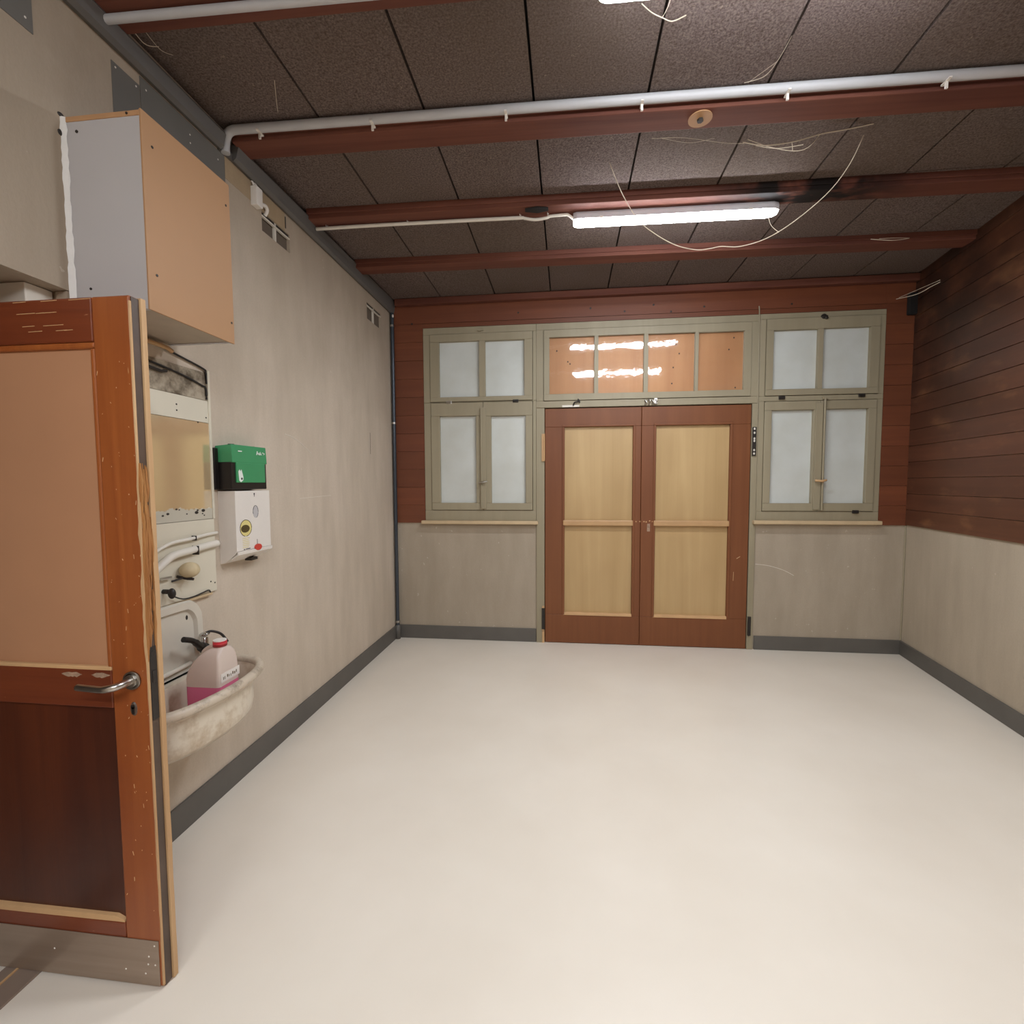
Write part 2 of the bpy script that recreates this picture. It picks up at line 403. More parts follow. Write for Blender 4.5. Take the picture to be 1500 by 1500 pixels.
# doorway lining and threshold in the left wall
dl = thing('trim_2', (XL, 1.41, 0), 'white door lining inside the left doorway', 'trim', kind='structure')
MB().box(-2.3, -1.715, 1.37, 1.455, 0, 2.146).build('lining_post', 'white', dl, bevel=.003)
MB().box(-1.70, XL-.004, 1.452, 1.461, 0, 2.146).build('jamb_strip', 'wall_l', dl)
th = thing('trim_3', (XL, 1.0, 0), 'grey metal threshold under the open door', 'trim', kind='structure')
MB().box(XL-.075, XL+.048, .45, 1.44, .0, .006).build('threshold_plate', 'thresh', th, bevel=.002)
MB().box(XL-.032, XL-.026, .45, 1.44, .006, .010).build('threshold_rib', 'bead', th)

# ---------------------------------------------------------------- windows and transom in the back wall
YF, YS, YP = D-.018, D-.028, D+.006       # frame front, sash front, pane front
def rect_frame(b, x0, x1, z0, z1, holes, y0, y1):
    grid_boxes(b, [x0, x1], [z0, z1], holes, lambda u0, u1, v0, v1: b.box(u0, u1, y0, y1, v0, v1))
def sash(root, x0, x1, z0, z1, panes, name, glass=None, pm='pane'):
    b = MB(); rect_frame(b, x0, x1, z0, z1, panes, YS, D+.03)
    o = b.build(name, 'frame', root, bevel=.004)
    for (a0, a1, c0, c1) in panes:
        p = MB().box(a0-.004, a1+.004, YP, YP+.012, c0-.004, c1+.004).build('pane', pm, o)
        if glass: MB().box(a0-.003, a1+.003, YP-.012, YP-.008, c0-.003, c1+.003).build('glass_sheet', 'glass', o)
        # thin putty bead round the pane
    return o
def hinge(root, x, z, m='steel'):
    MB().box(x-.026, x+.026, YS-.006, YS, z-.012, z+.016).cyl((x-.02, YS-.008, z), (1, 0, 0), .007, .04, 10).build('hinge', m, root, bevel=.001)

w1 = thing('window_1', (-.81, D, 1.13), 'beige painted window with four white panes left of the double door', 'window', kind='structure')
b = MB(); rect_frame(b, -1.344, -.287, 1.15, 2.943, [(-1.281, -.318, 2.259, 2.881), (-1.279, -.318, 1.246, 2.2535)], YF, D+.06); b.build('frame', 'frame', w1, bevel=.003)
sash(w1, -1.278, -.321, 2.262, 2.878, [(-1.192, -.814, 2.303, 2.812), (-.756, -.395, 2.303, 2.808)], 'upper_sash')
sash(w1, -1.276, -.782, 1.250, 2.2505, [(-1.193, -.847, 1.317, 2.128)], 'lower_sash')
l2 = sash(w1, -.779, -.321, 1.250, 2.2505, [(-.705, -.384, 1.315, 2.122)], 'lower_sash')
MB().box(-.806, -.752, YS-.014, YS, 1.262, 2.20).build('closing_strip', 'frame', l2, bevel=.003)
MB().tube([(-.798, YS-.02, 1.275), (-.798, YS-.02, 2.19)], .005, 8).build('bolt_rod', 'frame', l2)
MB().cyl((-.785, YS-.014, 1.51), (0, -1, 0), .008, .03, 10).tube([(-.82, YS-.04, 1.503), (-.785, YS-.042, 1.51), (-.74, YS-.04, 1.517)], .007, 8).build('handle', 'steel', l2, smooth=True)
hinge(w1, -1.10, 2.253); hinge(w1, -.475, 2.251, 'dark')
MB().box(-1.376, -.268, D-.062, D, 1.118, 1.150).build('sill', 'sill', w1, bevel=.006)
MB().cyl((-.80, YS, 2.905), (0, -1, 0), .012, .008, 10).box(-.83, -.77, YS-.003, YF, 2.899, 2.911).build('catch', 'frame', w1)

w2 = thing('window_2', (2.15, D, 1.13), 'beige painted window with four white panes right of the double door', 'window', kind='structure')
b = MB(); rect_frame(b, 1.652, 2.650, 1.165, 2.943, [(1.697, 2.606, 2.243, 2.898), (1.697, 2.603, 1.243, 2.2)], YF, D+.06); b.build('frame', 'frame', w2, bevel=.003)
sash(w2, 1.700, 2.603, 2.247, 2.895, [(1.757, 2.118, 2.300, 2.800), (2.158, 2.530, 2.296, 2.803)], 'upper_sash')
sash(w2, 1.700, 2.152, 1.247, 2.196, [(1.759, 2.099, 1.315, 2.121)], 'lower_sash')
l2 = sash(w2, 2.155, 2.600, 1.247, 2.196, [(2.195, 2.534, 1.316, 2.123)], 'lower_sash')
MB().box(2.112, 2.17, YS-.012, YS, 1.26, 2.18).build('closing_strip', 'frame', l2, bevel=.003)
MB().tube([(2.178, YS-.022, 1.255), (2.178, YS-.022, 2.215)], .0085, 10).box(2.165, 2.195, YS-.03, YS, 2.205, 2.222).build('bolt_rod', 'frame', l2)
MB().tube([(2.11, YS-.04, 1.512), (2.165, YS-.044, 1.508), (2.2, YS-.04, 1.515)], .0095, 8).cyl((2.17, YS-.012, 1.508), (0, -1, 0), .011, .034, 10).build('handle', 'bead', l2, smooth=True)
hinge(w2, 1.835, 2.225, 'dark'); hinge(w2, 2.475, 2.23, 'dark'); hinge(w2, 2.46, 1.24, 'dark')
MB().box(1.622, 2.662, D-.062, D, 1.132, 1.165).build('sill', 'sill', w2, bevel=.006)
b = MB().cyl((2.155, YF, 2.90), (0, -1, 0), .022, .012, 12).box(2.132, 2.182, YF-.02, YF-.004, 2.893, 2.905).sphere((2.17, YF-.02, 2.886), .016, (1, .6, .8), 10, 8)
b.build('latch', 'dark', w2, smooth=True)
MB().tube(smooth_path([(1.632, YF-.004, 3.01), (1.636, YF-.004, 2.93), (1.640, YF-.004, 2.5), (1.643, YF-.004, 2.05)]), .0045, 8).build('pull_cord', 'frame', w2)

w3 = thing('window_3', (.69, D, 2.19), 'transom of four panes over brown board above the double door', 'window', kind='structure')
b = MB(); rect_frame(b, -.2865, 1.6515, 2.187, 2.943, [(-.221, 1.581, 2.247, 2.883)], YF, D+.06); b.build('frame', 'frame', w3, bevel=.003)
TP = [(-.167, .236, 2.307, 2.815), (.272, .670, 2.305, 2.815), (.707, 1.107, 2.304, 2.812), (1.136, 1.519, 2.305, 2.808)]
sash(w3, -.217, 1.577, 2.2505, 2.879, TP, 'transom_sash', glass=True, pm='ply_o')
b = MB()
for x, z in ((-.10, 2.70), (.0, 2.6), (.02, 2.58), (1.44, 2.76), (1.46, 2.33), (1.4, 2.66), (.42, 2.74), (.95, 2.72), (.98, 2.64), (.93, 2.52), (.92, 2.38)):
    b.sphere((x, YP, z), .006, (1, .2, 1.2), 8, 6)
b.build('nail_holes', 'dark', w3)
MB().box(-.05, .105, YF-.008, YF, 2.188, 2.205).build('hinge_plate', 'white', w3)
MB().tube(smooth_path([(.05, YF-.012, 2.20), (.06, YF-.02, 2.225), (.09, YF-.02, 2.235), (.095, YF-.012, 2.255), (.11, YF-.012, 2.225)]), .006, 8).build('catch', 'dark', w3)
b = MB()
for k, x in enumerate((.685, .715, .745, .775)):
    b.tube(smooth_path([(x, YF-.01, 2.195), (x+.012, YF-.022, 2.215+.01*(k % 2)), (x-.004, YF-.012, 2.235)]), .006, 8)
b.box(.762, .79, YF-.02, YF, 2.20, 2.248).build('bolt_catch', 'steel', w3)

pf = thing('trim_4', (.69, D, 0), 'beige posts framing the double door', 'trim', kind='structure')
MB().box(-.2855, -.211, YF, D+.06, 0, 2.185).build('post', 'frame', pf, bevel=.003)
MB().box(1.600, 1.6505, YF, D+.06, 0, 2.185).build('post', 'frame', pf, bevel=.003)
MB().box(-.232, -.2115, YF-.006, YF, .0, .11).box(-.232, -.2115, YF-.006, YF, .115, .35).build('split_edge', 'bead', pf)

# ---------------------------------------------------------------- double door
def leaf(name, label, x0, x1, px0, px1, side):
    r = thing(name, ((x0+x1)/2, D, 0), label, 'door', kind='structure')
    yf, yb = D-.012, D+.035
    b = MB(); rect_frame(b, x0, x1, .004, 2.178, [(px0, px1, .272, 2.010)], yf, yb)
    b.build('door_frame', 'doorw', r, bevel=.004)
    # raised moulding round the opening
    mo = MB(); w = .022
    for (a0, a1, c0, c1) in ((px0-w, px1+w, 2.010, 2.010+w), (px0-w, px0, .272, 2.010), (px1, px1+w, .272, 2.010)):
        mo.box(a0, a1, yf-.008, yf, c0, c1)
    mo.build('moulding', 'doorw', r, bevel=.004)
    MB().box(px0-.003, px1+.003, D+.012, D+.02, 1.13, 2.013).build('upper_board', 'ply', r)
    MB().box(px0-.003, px1+.003, D+.012, D+.02, .27, 1.12).build('lower_board', 'ply', r)
    MB().box(px0-.014, px1+.006, yf-.016, D+.014, 1.107, 1.158).build('cross_bar', 'rail', r, bevel=.008)
    MB().box(px0-.012, px1+.004, yf-.006, D+.014, .268, .294).build('bottom_bead', 'bead', r, bevel=.003)
    return r
d1 = leaf('door_1', 'left leaf of the brown double door with tan boards', -.206, .6585, -.026, .586, 'L')
d2 = leaf('door_2', 'right leaf of the brown double door with lock plate', .6615, 1.595, .788, 1.422, 'R')
MB().box(-.236, -.208, YF-.01, YF, 1.70, 1.95).cyl((-.214, YF-.012, 1.70), (0, 0, 1), .008, .25, 10).build('hinge', 'bead', d1)
MB().box(-.236, -.208, YF-.01, YF, .13, .33).cyl((-.214, YF-.012, .13), (0, 0, 1), .008, .2, 10).build('hinge', 'dark', d1)
h = MB().box(1.603, 1.635, YF-.012, YF, 1.73, 1.98).build('hinge', 'dark', d2, bevel=.002)
for z in (1.75, 1.78, 1.86, 1.88, 1.93, 1.965): MB().sphere((1.619, YF-.012, z), .008, (1, .3, 1.3), 8, 6).build('screw', 'white', h)
MB().box(1.603, 1.630, YF-.012, YF, .13, .30).cyl((1.61, YF-.014, .13), (0, 0, 1), .008, .17, 10).build('hinge', 'dark', d2)
MB().box(.718, .744, D-.015, D-.012, 1.058, 1.128).cyl((.731, D-.015, 1.112), (0, -1, 0), .010, .010, 14).build('lock_plate', 'worn', d2, bevel=.001)
b = MB()
for x in (.60, .62, .655, .69, .71, .74, .765): b.sphere((x, D-.013, 1.148+random.uniform(-.006, .006)), .006, (1, .5, 1), 8, 6)
b.build('chip_marks', 'bead', d2)
MB().tube([(1.50, D-.0125, .82), (1.53, D-.0125, .84)], .003, 6).tube([(1.475, D-.0125, .62), (1.477, D-.0125, .70)], .002, 6).build('scratch_mark', 'bead', d2)

# ---------------------------------------------------------------- open door at the left
XE, X0, Y0, Y1 = -1.190, -2.05, 1.207, 1.250
d3 = thing('door_3', (X0, Y0, 0), 'worn brown panelled door standing open beside the sink', 'door', kind='structure')
XS = -1.306
b = MB().box(XS, XE, Y0, Y1-.014, .006, 2.018)                      # lock stile
b.box(X0, X0+.115, Y0, Y1-.014, .006, 2.018)
b.build('stile', 'olddoor', d3, bevel=.005)
b = MB().box(X0+.115, XS-.0008, Y0+.0006, Y1-.014, 1.897, 2.018).box(X0+.115, XS-.0008, Y0+.0006, Y1-.014, .852, .965).box(X0+.115, XS-.0008, Y0+.0006, Y1-.014, .006, .196)
b.build('rail', 'olddoor_h', d3, bevel=.004)
b = MB()
for (a0, a1, c0, c1) in ((X0+.115, XS-.001, 1.880, 1.898), (XS-.018, XS-.001, .97, 1.881), (X0+.115, X0+.133, .97, 1.881)):
    b.box(a0, a1, Y0+.004, Y0+.02, c0, c1)
b.build('panel_moulding', 'olddoor', d3, bevel=.006)
MB().box(X0+.115, XS-.002, Y0+.014, Y0+.022, .96, 1.885).build('upper_panel', 'tanpanel', d3)
MB().box(X0+.112, XS-.002, Y0+.010, Y0+.022, .19, .855).build('lower_panel', 'darkpanel', d3)
MB().box(X0+.115, XS-.003, Y0+.002, Y0+.016, .960, .974).build('upper_bead', 'bead', d3, bevel=.003)
b = MB(); b.loft([[(X0+.115, Y0+.001, .190), (X0+.115, Y0+.012, .190), (X0+.115, Y0+.012, .214), (X0+.115, Y0+.001, .210)], [(XS-.03, Y0+.001, .196), (XS-.03, Y0+.012, .196), (XS-.03, Y0+.012, .216), (XS-.03, Y0+.001, .213)], [(XS-.003, Y0+.001, .196), (XS-.003, Y0+.012, .196), (XS-.003, Y0+.012, .203), (XS-.003, Y0+.001, .202)]])
b.build('lower_bead', 'bead', d3)
MB().box(X0+.01, XE-.009, Y0-.0025, Y0, .008, .150).build('kick_plate', 'kick', d3, bevel=.001)
for x, z in ((-1.212, .135), (-1.212, .075), (-1.235, .075), (-1.232, .10), (-1.245, .045), (-1.31, .052), (-1.55, .09)):
    MB().sphere((x, Y0-.0025, z), .0028, (1, .5, 1), 8, 6).build('screw', 'whitep', d3)
# closing edge: dark rebate, pale lip behind it
MB().box(XE, XE+.003, Y0+.004, Y0+.027, .008, 2.014).build('dark_edge', 'edgedark', d3)
lip = MB()
prev = None; rings = []
for i in range(40):
    z = .006+i*(2.012/39); w = .0005*math.sin(i*1.7)+.0005*math.sin(i*.9)
    rings.append([(XE-.02, Y1-.014, z), (XE+.008+w, Y1-.0145, z), (XE+.009+w, Y1, z), (XE-.02, Y1, z)])
lip.loft(rings).build('edge_lip', 'edgepale', d3)
MB().box(X0, XE-.02, Y1-.014, Y1, .006, 2.018).build('back_board', 'olddoor', d3)
# splintered wood in the middle of the edge
b = MB()
for k in range(46):
    z0 = random.uniform(.98, 1.50); L = random.uniform(.04, .22); y = random.uniform(Y0+.001, Y0+.029)
    x = XE+random.uniform(0, .006); w = random.uniform(.0015, .004)
    z1 = min(z0+L, 1.56)
    b.loft([[(x-.004, y-w*.3, z0), (x+.001, y-w*.3, z0), (x+.001, y+w*.3, z0), (x-.004, y+w*.3, z0)],
            [(x-.004, y-w, (z0+z1)/2), (x+.005, y-w, (z0+z1)/2), (x+.005, y+w, (z0+z1)/2), (x-.004, y+w, (z0+z1)/2)],
            [(x-.004, y-w*.2, z1), (x+.002, y-w*.2, z1), (x+.002, y+w*.2, z1), (x-.004, y+w*.2, z1)]])
b.build('splintered_edge', 'splinter', d3)
b = MB()
prev = []; random.seed(3)
for i in range(60):
    z = .012+i*(1.99/59); w = .0012+.0030*random.random()*(2.2 if 1.0 < z < 1.5 else .55)
    prev.append([(XE-w, Y0-.0012, z), (XE+.0015, Y0-.0012, z), (XE+.0025, Y0+.004, z), (XE-w, Y0+.002, z)])
b.loft(prev).build('chipped_arris', 'edgepale', d3)
MB().box(XE+.002, XE+.0055, Y0+.005, Y0+.026, .82, 1.035).box(XE+.004, XE+.008, Y0+.009, Y0+.022, .93, .965).cyl((XE+.004, Y0+.015, 1.015), (1, 0, 0), .009, .003, 12).build('lock_plate', 'dark', d3, bevel=.001)
hd = MB().cyl((-1.238, Y0, .940), (0, -1, 0), .026, .008, 28).cyl((-1.238, Y0-.008, .940), (0, -1, 0), .021, .006, 28, .016).build('handle_rose', 'steel', d3, smooth=True)
MB().tube(smooth_path([(-1.238, Y0-.01, .940), (-1.240, Y0-.036, .940), (-1.250, Y0-.052, .938), (-1.28, Y0-.057, .934), (-1.32, Y0-.056, .935), (-1.357, Y0-.054, .936)], 6), [.0105]*12+[.0100]*6+[.0092]*13, 14).build('lever', 'steel', hd, smooth=True)
b = MB(); b.tube([(-1.240, Y0, .855), (-1.240, Y0-.003, .855)], [.011, .009], 20, rz=1.9)
ks = b.build('keyhole_plate', 'edgedark', d3)
MB().box(-1.2445, -1.2355, Y0-.004, Y0-.0025, .840, .861).cyl((-1.240, Y0-.0025, .862), (0, -1, 0), .0065, .0015, 12).build('keyhole', 'black', ks)
b = MB()
for k in range(60):
    x = random.uniform(XS+.005, XE-.004); z = random.uniform(.2, 1.9); L = random.choice((.0015, .002, .003, .005, .012))
    b.tube([(x, Y0, z), (x+random.uniform(-.003, .003), Y0, z+L)], random.uniform(.0006, .0011), 5)
for k in range(14):
    x = random.uniform(-1.6, -1.36); z = random.choice((1.925, 1.93, 1.945, 1.98, 2.012)); b.tube([(x, Y0+.0006, z), (x+random.uniform(.01, .07), Y0+.0006, z+.001)], .0010, 5)
b.build('paint_chips', 'bead', d3)
random.seed(11)
for (a0, a1, c) in ((-1.470, -1.402, .949), (-1.372, -1.312, .950)):
    top_, bot_ = [], []
    for k in range(12):
        x = a0+(a1-a0)*k/11; e_ = min(k, 11-k)/3
        top_.append((x, c+.006*min(1, e_)+random.uniform(-.001, .001))); bot_.append((x, c-.005*min(1, e_)-random.uniform(0, .004)*min(1, e_)))
    pr = top_+bot_[::-1]
    MB().loft([[(x, Y0-.0004, z) for x, z in pr], [(x, Y0+.004, z) for x, z in pr]]).build('worn_patch', 'worn', d3)

# ---------------------------------------------------------------- ceiling beams, lamps, conduits
SL = .0245; RZ = math.atan(SL)
def beam(y_at, label, mat='beam', w=.128, x0=-1.62, x1=None):
    """y_at: centre y at x = 0"""
    if x1 is None: x1 = XR-(D-y_at-.06)*math.tan(TB)-.012
    r = thing('ceiling_beam', (0, y_at, ZB), label, 'beam', 'ceiling beams', rz=RZ)
    MB().box(x0, x1, -w/2, w/2, 0, ZC-ZB+.004).build('beam_body', mat, r, bevel=.004, local=True)
    MB().box(x0, x1, -w/2-.010, -w/2, .024, ZC-ZB+.004).build('edge_batten', mat, r, bevel=.003, local=True)
    return r
B0 = beam(1.660, 'reddish ceiling beam nearest to the viewer, above the first lamp')
B1 = beam(2.345, 'reddish ceiling beam with the grey conduit and a round washer')
B2 = beam(3.020, 'sooty reddish ceiling beam holding the middle lamp', 'beam_soot')
B3 = beam(3.700, 'plain reddish ceiling beam between middle lamp and back wall')
B4 = tag(MB().box(XL+.06, 2.86, D-.075, D-.016, ZB-.004, ZC-.002).build('ceiling_beam', 'beam', bevel=.004), 'thin reddish edge beam along the top of the back wall', 'beam', 'ceiling beams')
Bm = beam(-.60, 'reddish ceiling beam directly overhead, above the rear lamp')
wsh = MB().cyl((.594, -.002, 0), (0, 0, -1), .052, .004, 32).build('washer', 'mdf', B1, local=True)
MB().cyl((.594, -.002, -.004), (0, 0, -1), .014, .010, 6).build('bolt', 'dark', wsh, local=True)
MB().tube([(-.26, -.03, -.0035), (-.19, -.028, -.004), (-.12, -.03, -.0035)], [.02, .036, .02], 16, rz=.10).build('black_patch', 'soot', B2, local=True)

def lamp(x0, x1, yc, label, nm='ceiling_lamp'):
    """twin-capped batten lamp with prismatic diffuser, along the beam"""
    r = thing(nm, ((x0+x1)/2, yc+SL*(x0+x1)/2, ZB), label, 'lamp', 'ceiling lamps', rz=RZ)
    L = (x1-x0)/2
    def sect(k, zz, w): return [(k, -w, zz[0]), (k, w, zz[0]), (k, w*.92, zz[1]), (k, -w*.92, zz[1])]
    h = MB(); e = .02
    hz_ = [(-L, .030), (-L+e, .043), (L-e*1.6, .043), (L, .024)]
    h.loft([[(x, -w, -.046), (x, w, -.046), (x, w, -.016), (x, w*.75, -.0005), (x, -w*.75, -.0005), (x, -w, -.016)] for x, w in hz_])
    h.build('housing', 'dust', r, bevel=.002, local=True)
    d = MB(); n = 12
    xs_ = [(-L+.003, .6), (-L+.010, .85), (-L+.03, 1), (L-.05, 1), (L-.02, .82), (L-.004, .5)]
    d.loft([[(x, .042*k*math.cos(PI+PI*i/n), -.0465-.021*k*abs(math.sin(PI*i/n))**.6) for i in range(n+1)] for x, k in xs_])
    d.build('diffuser', 'lamp', r, smooth=False, local=True)
    for sx in (-1, 1):
        MB().box(sx*L*.72-.012, sx*L*.72+.012, -.046, .046, -.049, -.038).build('clip', 'whitep', r, bevel=.002, local=True)
    return r
lamp(.03, 1.235, 3.075, 'lit fluorescent lamp under the middle beam, fully in view')
lamp(.095, 1.31, 1.673, 'lit fluorescent lamp cut off by the top edge of the photo')
lamp(.05, 1.25, -.60, 'lit fluorescent lamp on the overhead beam behind the viewer')
lamp(.05, 1.25, -1.25, 'lit fluorescent lamp at the far rear of the room, in the middle column')
lamp(-1.30, -.25, -1.25, 'lit fluorescent lamp at the far rear of the room, left column')

def conduit(label, path, r, mat, clips, name='cable_conduit', cl=.03):
    root = thing(name, path[0], label, 'conduit')
    MB().tube(path, r, 12).build('tube', mat, root, smooth=True)
    for p in clips:
        p = Vector(p); MB().box(p.x-.006, p.x+.006, p.y-r-.004, p.y+r+.003, p.z-r-.004, p.z-r+.002).box(p.x-.005, p.x+.005, p.y-.004, p.y+.003, p.z-r-cl, p.z-r).build('clip', 'whitep', root)
    return root
def yb(y_at, x): return y_at+SL*x
y1f = 2.345-.064-.034
arc = [(XL+.022, yb(y1f, XL)+.012, 3.085), (XL+.024, yb(y1f, XL)+.010, 3.12), (XL+.034, yb(y1f, XL)+.006, 3.155), (XL+.065, yb(y1f, -1.6), 3.178), (XL+.12, yb(y1f, -1.54), 3.181), (2.35, yb(y1f, 2.35), 3.181)]
p = [Vector(a) for a in arc]
pth = smooth_path(p[:5], 5)+[p[5]]
conduit('thick grey conduit running along the beam with the washer', pth, .020, 'greyp', [(x, yb(y1f, x)+.0, 3.181) for x in (-1.45, -.9, -.28, .32, .93, 1.56)])
conduit('pale conduit under the beam in the top left corner', [(XL+.03, yb(1.645, XL), 3.132), (-.2, yb(1.652, -.2), 3.132), (.1, yb(1.655, .1), 3.132)], .0145, 'greyp', [])
y2 = 3.046
cp = [(XL+.05, yb(y2, -1.6), 3.134), (-1.2, yb(y2, -1.2), 3.137), (-.6, yb(y2, -.6), 3.136), (-.3, yb(y2, -.3), 3.134), (-.27, yb(y2, -.27), 3.130), (-.20, yb(y2, -.2), 3.118), (-.13, yb(y2, -.13), 3.126), (-.11, yb(y2, -.11), 3.134), (-.02, yb(y2, -.02), 3.138), (.0, yb(y2, 0), 3.135), (.035, yb(3.06, .02), 3.115)]
conduit('thin white conduit leading to the middle lamp', smooth_path(cp, 4), [.0105]*13+[.0085]*28, 'white', [], )
cr = C.objects.get('cable_conduit.002')
for x in (-1.53, -1.0, -.29, -.12):
    MB().tube([(x, yb(y2, x)-.002, 3.15), (x-.004, yb(y2, x)-.012, 3.133), (x-.006, yb(y2, x)-.012, 3.158)], .003, 6).build('clip', 'whitep', cr)

# hanging wire and cobwebs
def strand(pts, r, label, name='cobweb', cat='cobweb', group=None, mat='web', extra=()):
    pts = [Vector(q) for q in pts]
    b = MB().tube(smooth_path(pts, 8), r, 6)
    for e in extra: b.tube(smooth_path(e, 6), r*.7, 5)
    o = b.build(name, mat)
    return tag(o, label, cat, group)
STRANDS = []

# ---------------------------------------------------------------- left wall: cabinet
cb = thing('wall_cabinet', (XL, 1.668, 2.08), 'boarded wall cabinet with tan front and grey side above the sink', 'cabinet')
XFc, ya, yc_, zb_, zt_ = -1.369, 1.469, 1.868, 2.081, 2.708
MB().box(XL, XFc-.006, ya, ya+.016, zb_, zt_-.016).build('side_panel', 'lam', cb, bevel=.001)
MB().box(XL, XFc-.006, yc_-.016, yc_, zb_, zt_-.016).build('side_panel', 'lam', cb, bevel=.001)
MB().box(XL, XFc-.006, ya-.002, yc_, zt_-.016, zt_).build('top_panel', 'mdf_e', cb, bevel=.001)
MB().box(XL, XFc-.006, ya+.016, yc_-.016, zb_+.004, zb_+.02).build('bottom_panel', 'under', cb)
fp = MB().box(XFc-.006, XFc, ya-.004, yc_+.002, zb_-.003, zt_+.003).build('front_panel', 'mdf', cb, bevel=.001)
each(fp, 'screw', 'dark', [lambda b, y=y, z=z: b.cyl((XFc, y, z), (1, 0, 0), .0045, .0015, 10) for y, z in ((ya+.035, 2.615), (ya+.03, 2.20), (yc_-.02, 2.62), (yc_-.012, 2.16))])
b = MB(); rings = []
random.seed(5)
for i in range(30):
    z = 2.12+i*(.588/29); w = .012+.006*random.random()
    rings.append([(XL, ya-.001, z), (XL+w, ya-.001, z), (XL+w*.8, ya-.004, z), (XL, ya-w*.7, z)])
b.loft(rings).build('sealant_bead', 'caulk', cb)
each(cb, 'screw', 'dark', [lambda b, x=x, y=y, z=z, r=r: b.cyl((x, y, z), (0, -1, 0), r, .002, 10) for x, y, z, r in ((XL+.05, ya, 2.66, .005), (XL+.07, ya, 2.155, .004), (-1.42, ya-.002, 2.70, .004))])
each(cb, 'foam_remain', 'dark', [lambda b: b.sphere((XL, ya-.006, 2.713), .012, (.4, .9, .6), 10, 8), lambda b: b.sphere((XL, ya-.010, 2.655), .010, (.4, .9, 1), 10, 8), lambda b: b.sphere((XL, ya+.03, 2.715), .008, (.5, 2.4, .5), 10, 8)])

# grey cover plates at the top of the left wall
def plate(y0, y1, z0, z1, label, screws):
    r = thing('cover_plate', (XL, (y0+y1)/2, z0), label, 'cover plate', 'grey cover plates')
    MB().box(XL, XL+.003, y0, y1, z0, z1).build('plate', 'greyplate', r)
    each(r, 'screw', 'whitep', [lambda b, y=y, z=z: b.sphere((XL+.003, y, z), .0035, (.6, 1, 1), 8, 6) for y, z in screws])
plate(1.05, 1.391, 2.898, 3.06, 'grey cover plate in the top left corner, nearest of the three', [(1.37, 2.93), (1.12, 2.93)])
plate(1.655, 1.770, 2.80, 3.045, 'small grey cover plate directly above the cabinet top', [(1.755, 3.03), (1.67, 3.03)])
plate(1.774, 2.235, 2.93, 3.0845, 'long grey cover plate under the cornice behind the cabinet', [(1.80, 3.05), (2.02, 3.035), (2.02, 3.0), (2.19, 3.04)])

# vents
for (y0, y1, z0, z1), lab in zip(VENTS, ('brown vent opening with white bars, beside the white junction box', 'small brown vent opening near the back corner of the left wall')):
    r = thing('air_vent', (XL, (y0+y1)/2, z0), lab, 'vent', 'vent openings')
    MB().box(XL-.03, XL-.02, y0, y1, z0, z1).build('back_plate', 'ventin', r)
    yc = (y0+y1)/2
    MB().box(XL-.02, XL-.006, yc-.007, yc+.007, z0, z1).build('bar', 'white', r)
    MB().box(XL-.012, XL+.001, y0, y1, z1-.028, z1-.020).build('bar', 'white', r)
    MB().box(XL-.020, XL-.008, y0, y1, z1-.020, z1).build('top_gap', 'dark', r)
jb = thing('junction_box', (XL, 2.445, 2.96), 'white junction box with a short curved pipe under the cornice', 'junction box')
MB().box(XL, XL+.038, 2.425, 2.475, 2.965, 3.062).build('box', 'whitep', jb, bevel=.004)
MB().tube(smooth_path([(XL+.018, 2.475, 2.995), (XL+.02, 2.52, 3.008), (XL+.014, 2.545, 2.998), (XL-.004, 2.55, 2.975)]), .010, 10).build('curved_pipe', 'whitep', jb, smooth=True)
MB().tube(smooth_path([(XL+.014, 2.44, 3.06), (XL+.012, 2.432, 3.08), (XL+.006, 2.43, 3.086)]), .005, 8).tube(smooth_path([(XL+.022, 2.462, 3.06), (XL+.014, 2.455, 3.08), (XL+.008, 2.45, 3.087)]), .005, 8).build('wire_pair', 'whitep', jb)
MB().box(XL, XL+.003, 2.733, 2.742, 3.005, 3.07).build('crack', 'dark', wl)
MB().box(XL, XL+.002, 2.238, 2.733, 2.986, 3.088).build('plaster_patch', 'patch', wl)

# ---------------------------------------------------------------- washing place
pn = thing('wall_panel', (XL, 1.86, .99), 'grimy backboard with cream bands behind the mirror and sink', 'panel')
YA, YB = 1.62, 2.056
MB().box(XL, XL+.004, YA, YB, 1.885, 2.01).build('grimy_top', 'dirty', pn)
MB().box(XL, XL+.010, YA, 2.050, 1.782, 1.882).build('upper_band', 'cream', pn, bevel=.001)
MB().box(XL, XL+.012, YA, 2.058, 1.002, 1.340).build('lower_band', 'cream', pn, bevel=.0015)
MB().box(XL, XL+.014, 2.0505, 2.064, 1.34, 2.022).build('side_strip', 'cream', pn, bevel=.002)
for y, z, x in ((1.87, 1.84, .010), (1.87, 1.815, .010), (2.035, 1.805, .010), (2.045, 1.04, .012), (2.02, 1.05, .012), (1.985, 1.778, .01)): MB().cyl((XL+x, y, z), (1, 0, 0), .0035, .0015, 8).build('screw', 'dark', pn)
mr = thing('mirror', (XL+.005, 1.84, 1.34), 'aged tan mirror with worn bottom edge left of the green dispenser', 'mirror')
MB().box(XL+.004, XL+.010, YA, 2.050, 1.342, 1.780).build('mirror_glass', 'mirror', mr)
for y, z, r in ((1.775, 1.372, .004), (1.80, 1.378, .005), (1.845, 1.395, .004), (1.86, 1.392, .003), (1.955, 1.375, .007), (1.962, 1.385, .004), (1.995, 1.382, .007), (1.99, 1.368, .003), (2.0, 1.36, .003), (1.90, 1.372, .003)):
    MB().sphere((XL+.0102, y, z), r, (.1, 1.6, 1), 8, 6).build('black_spot', 'dark', mr)
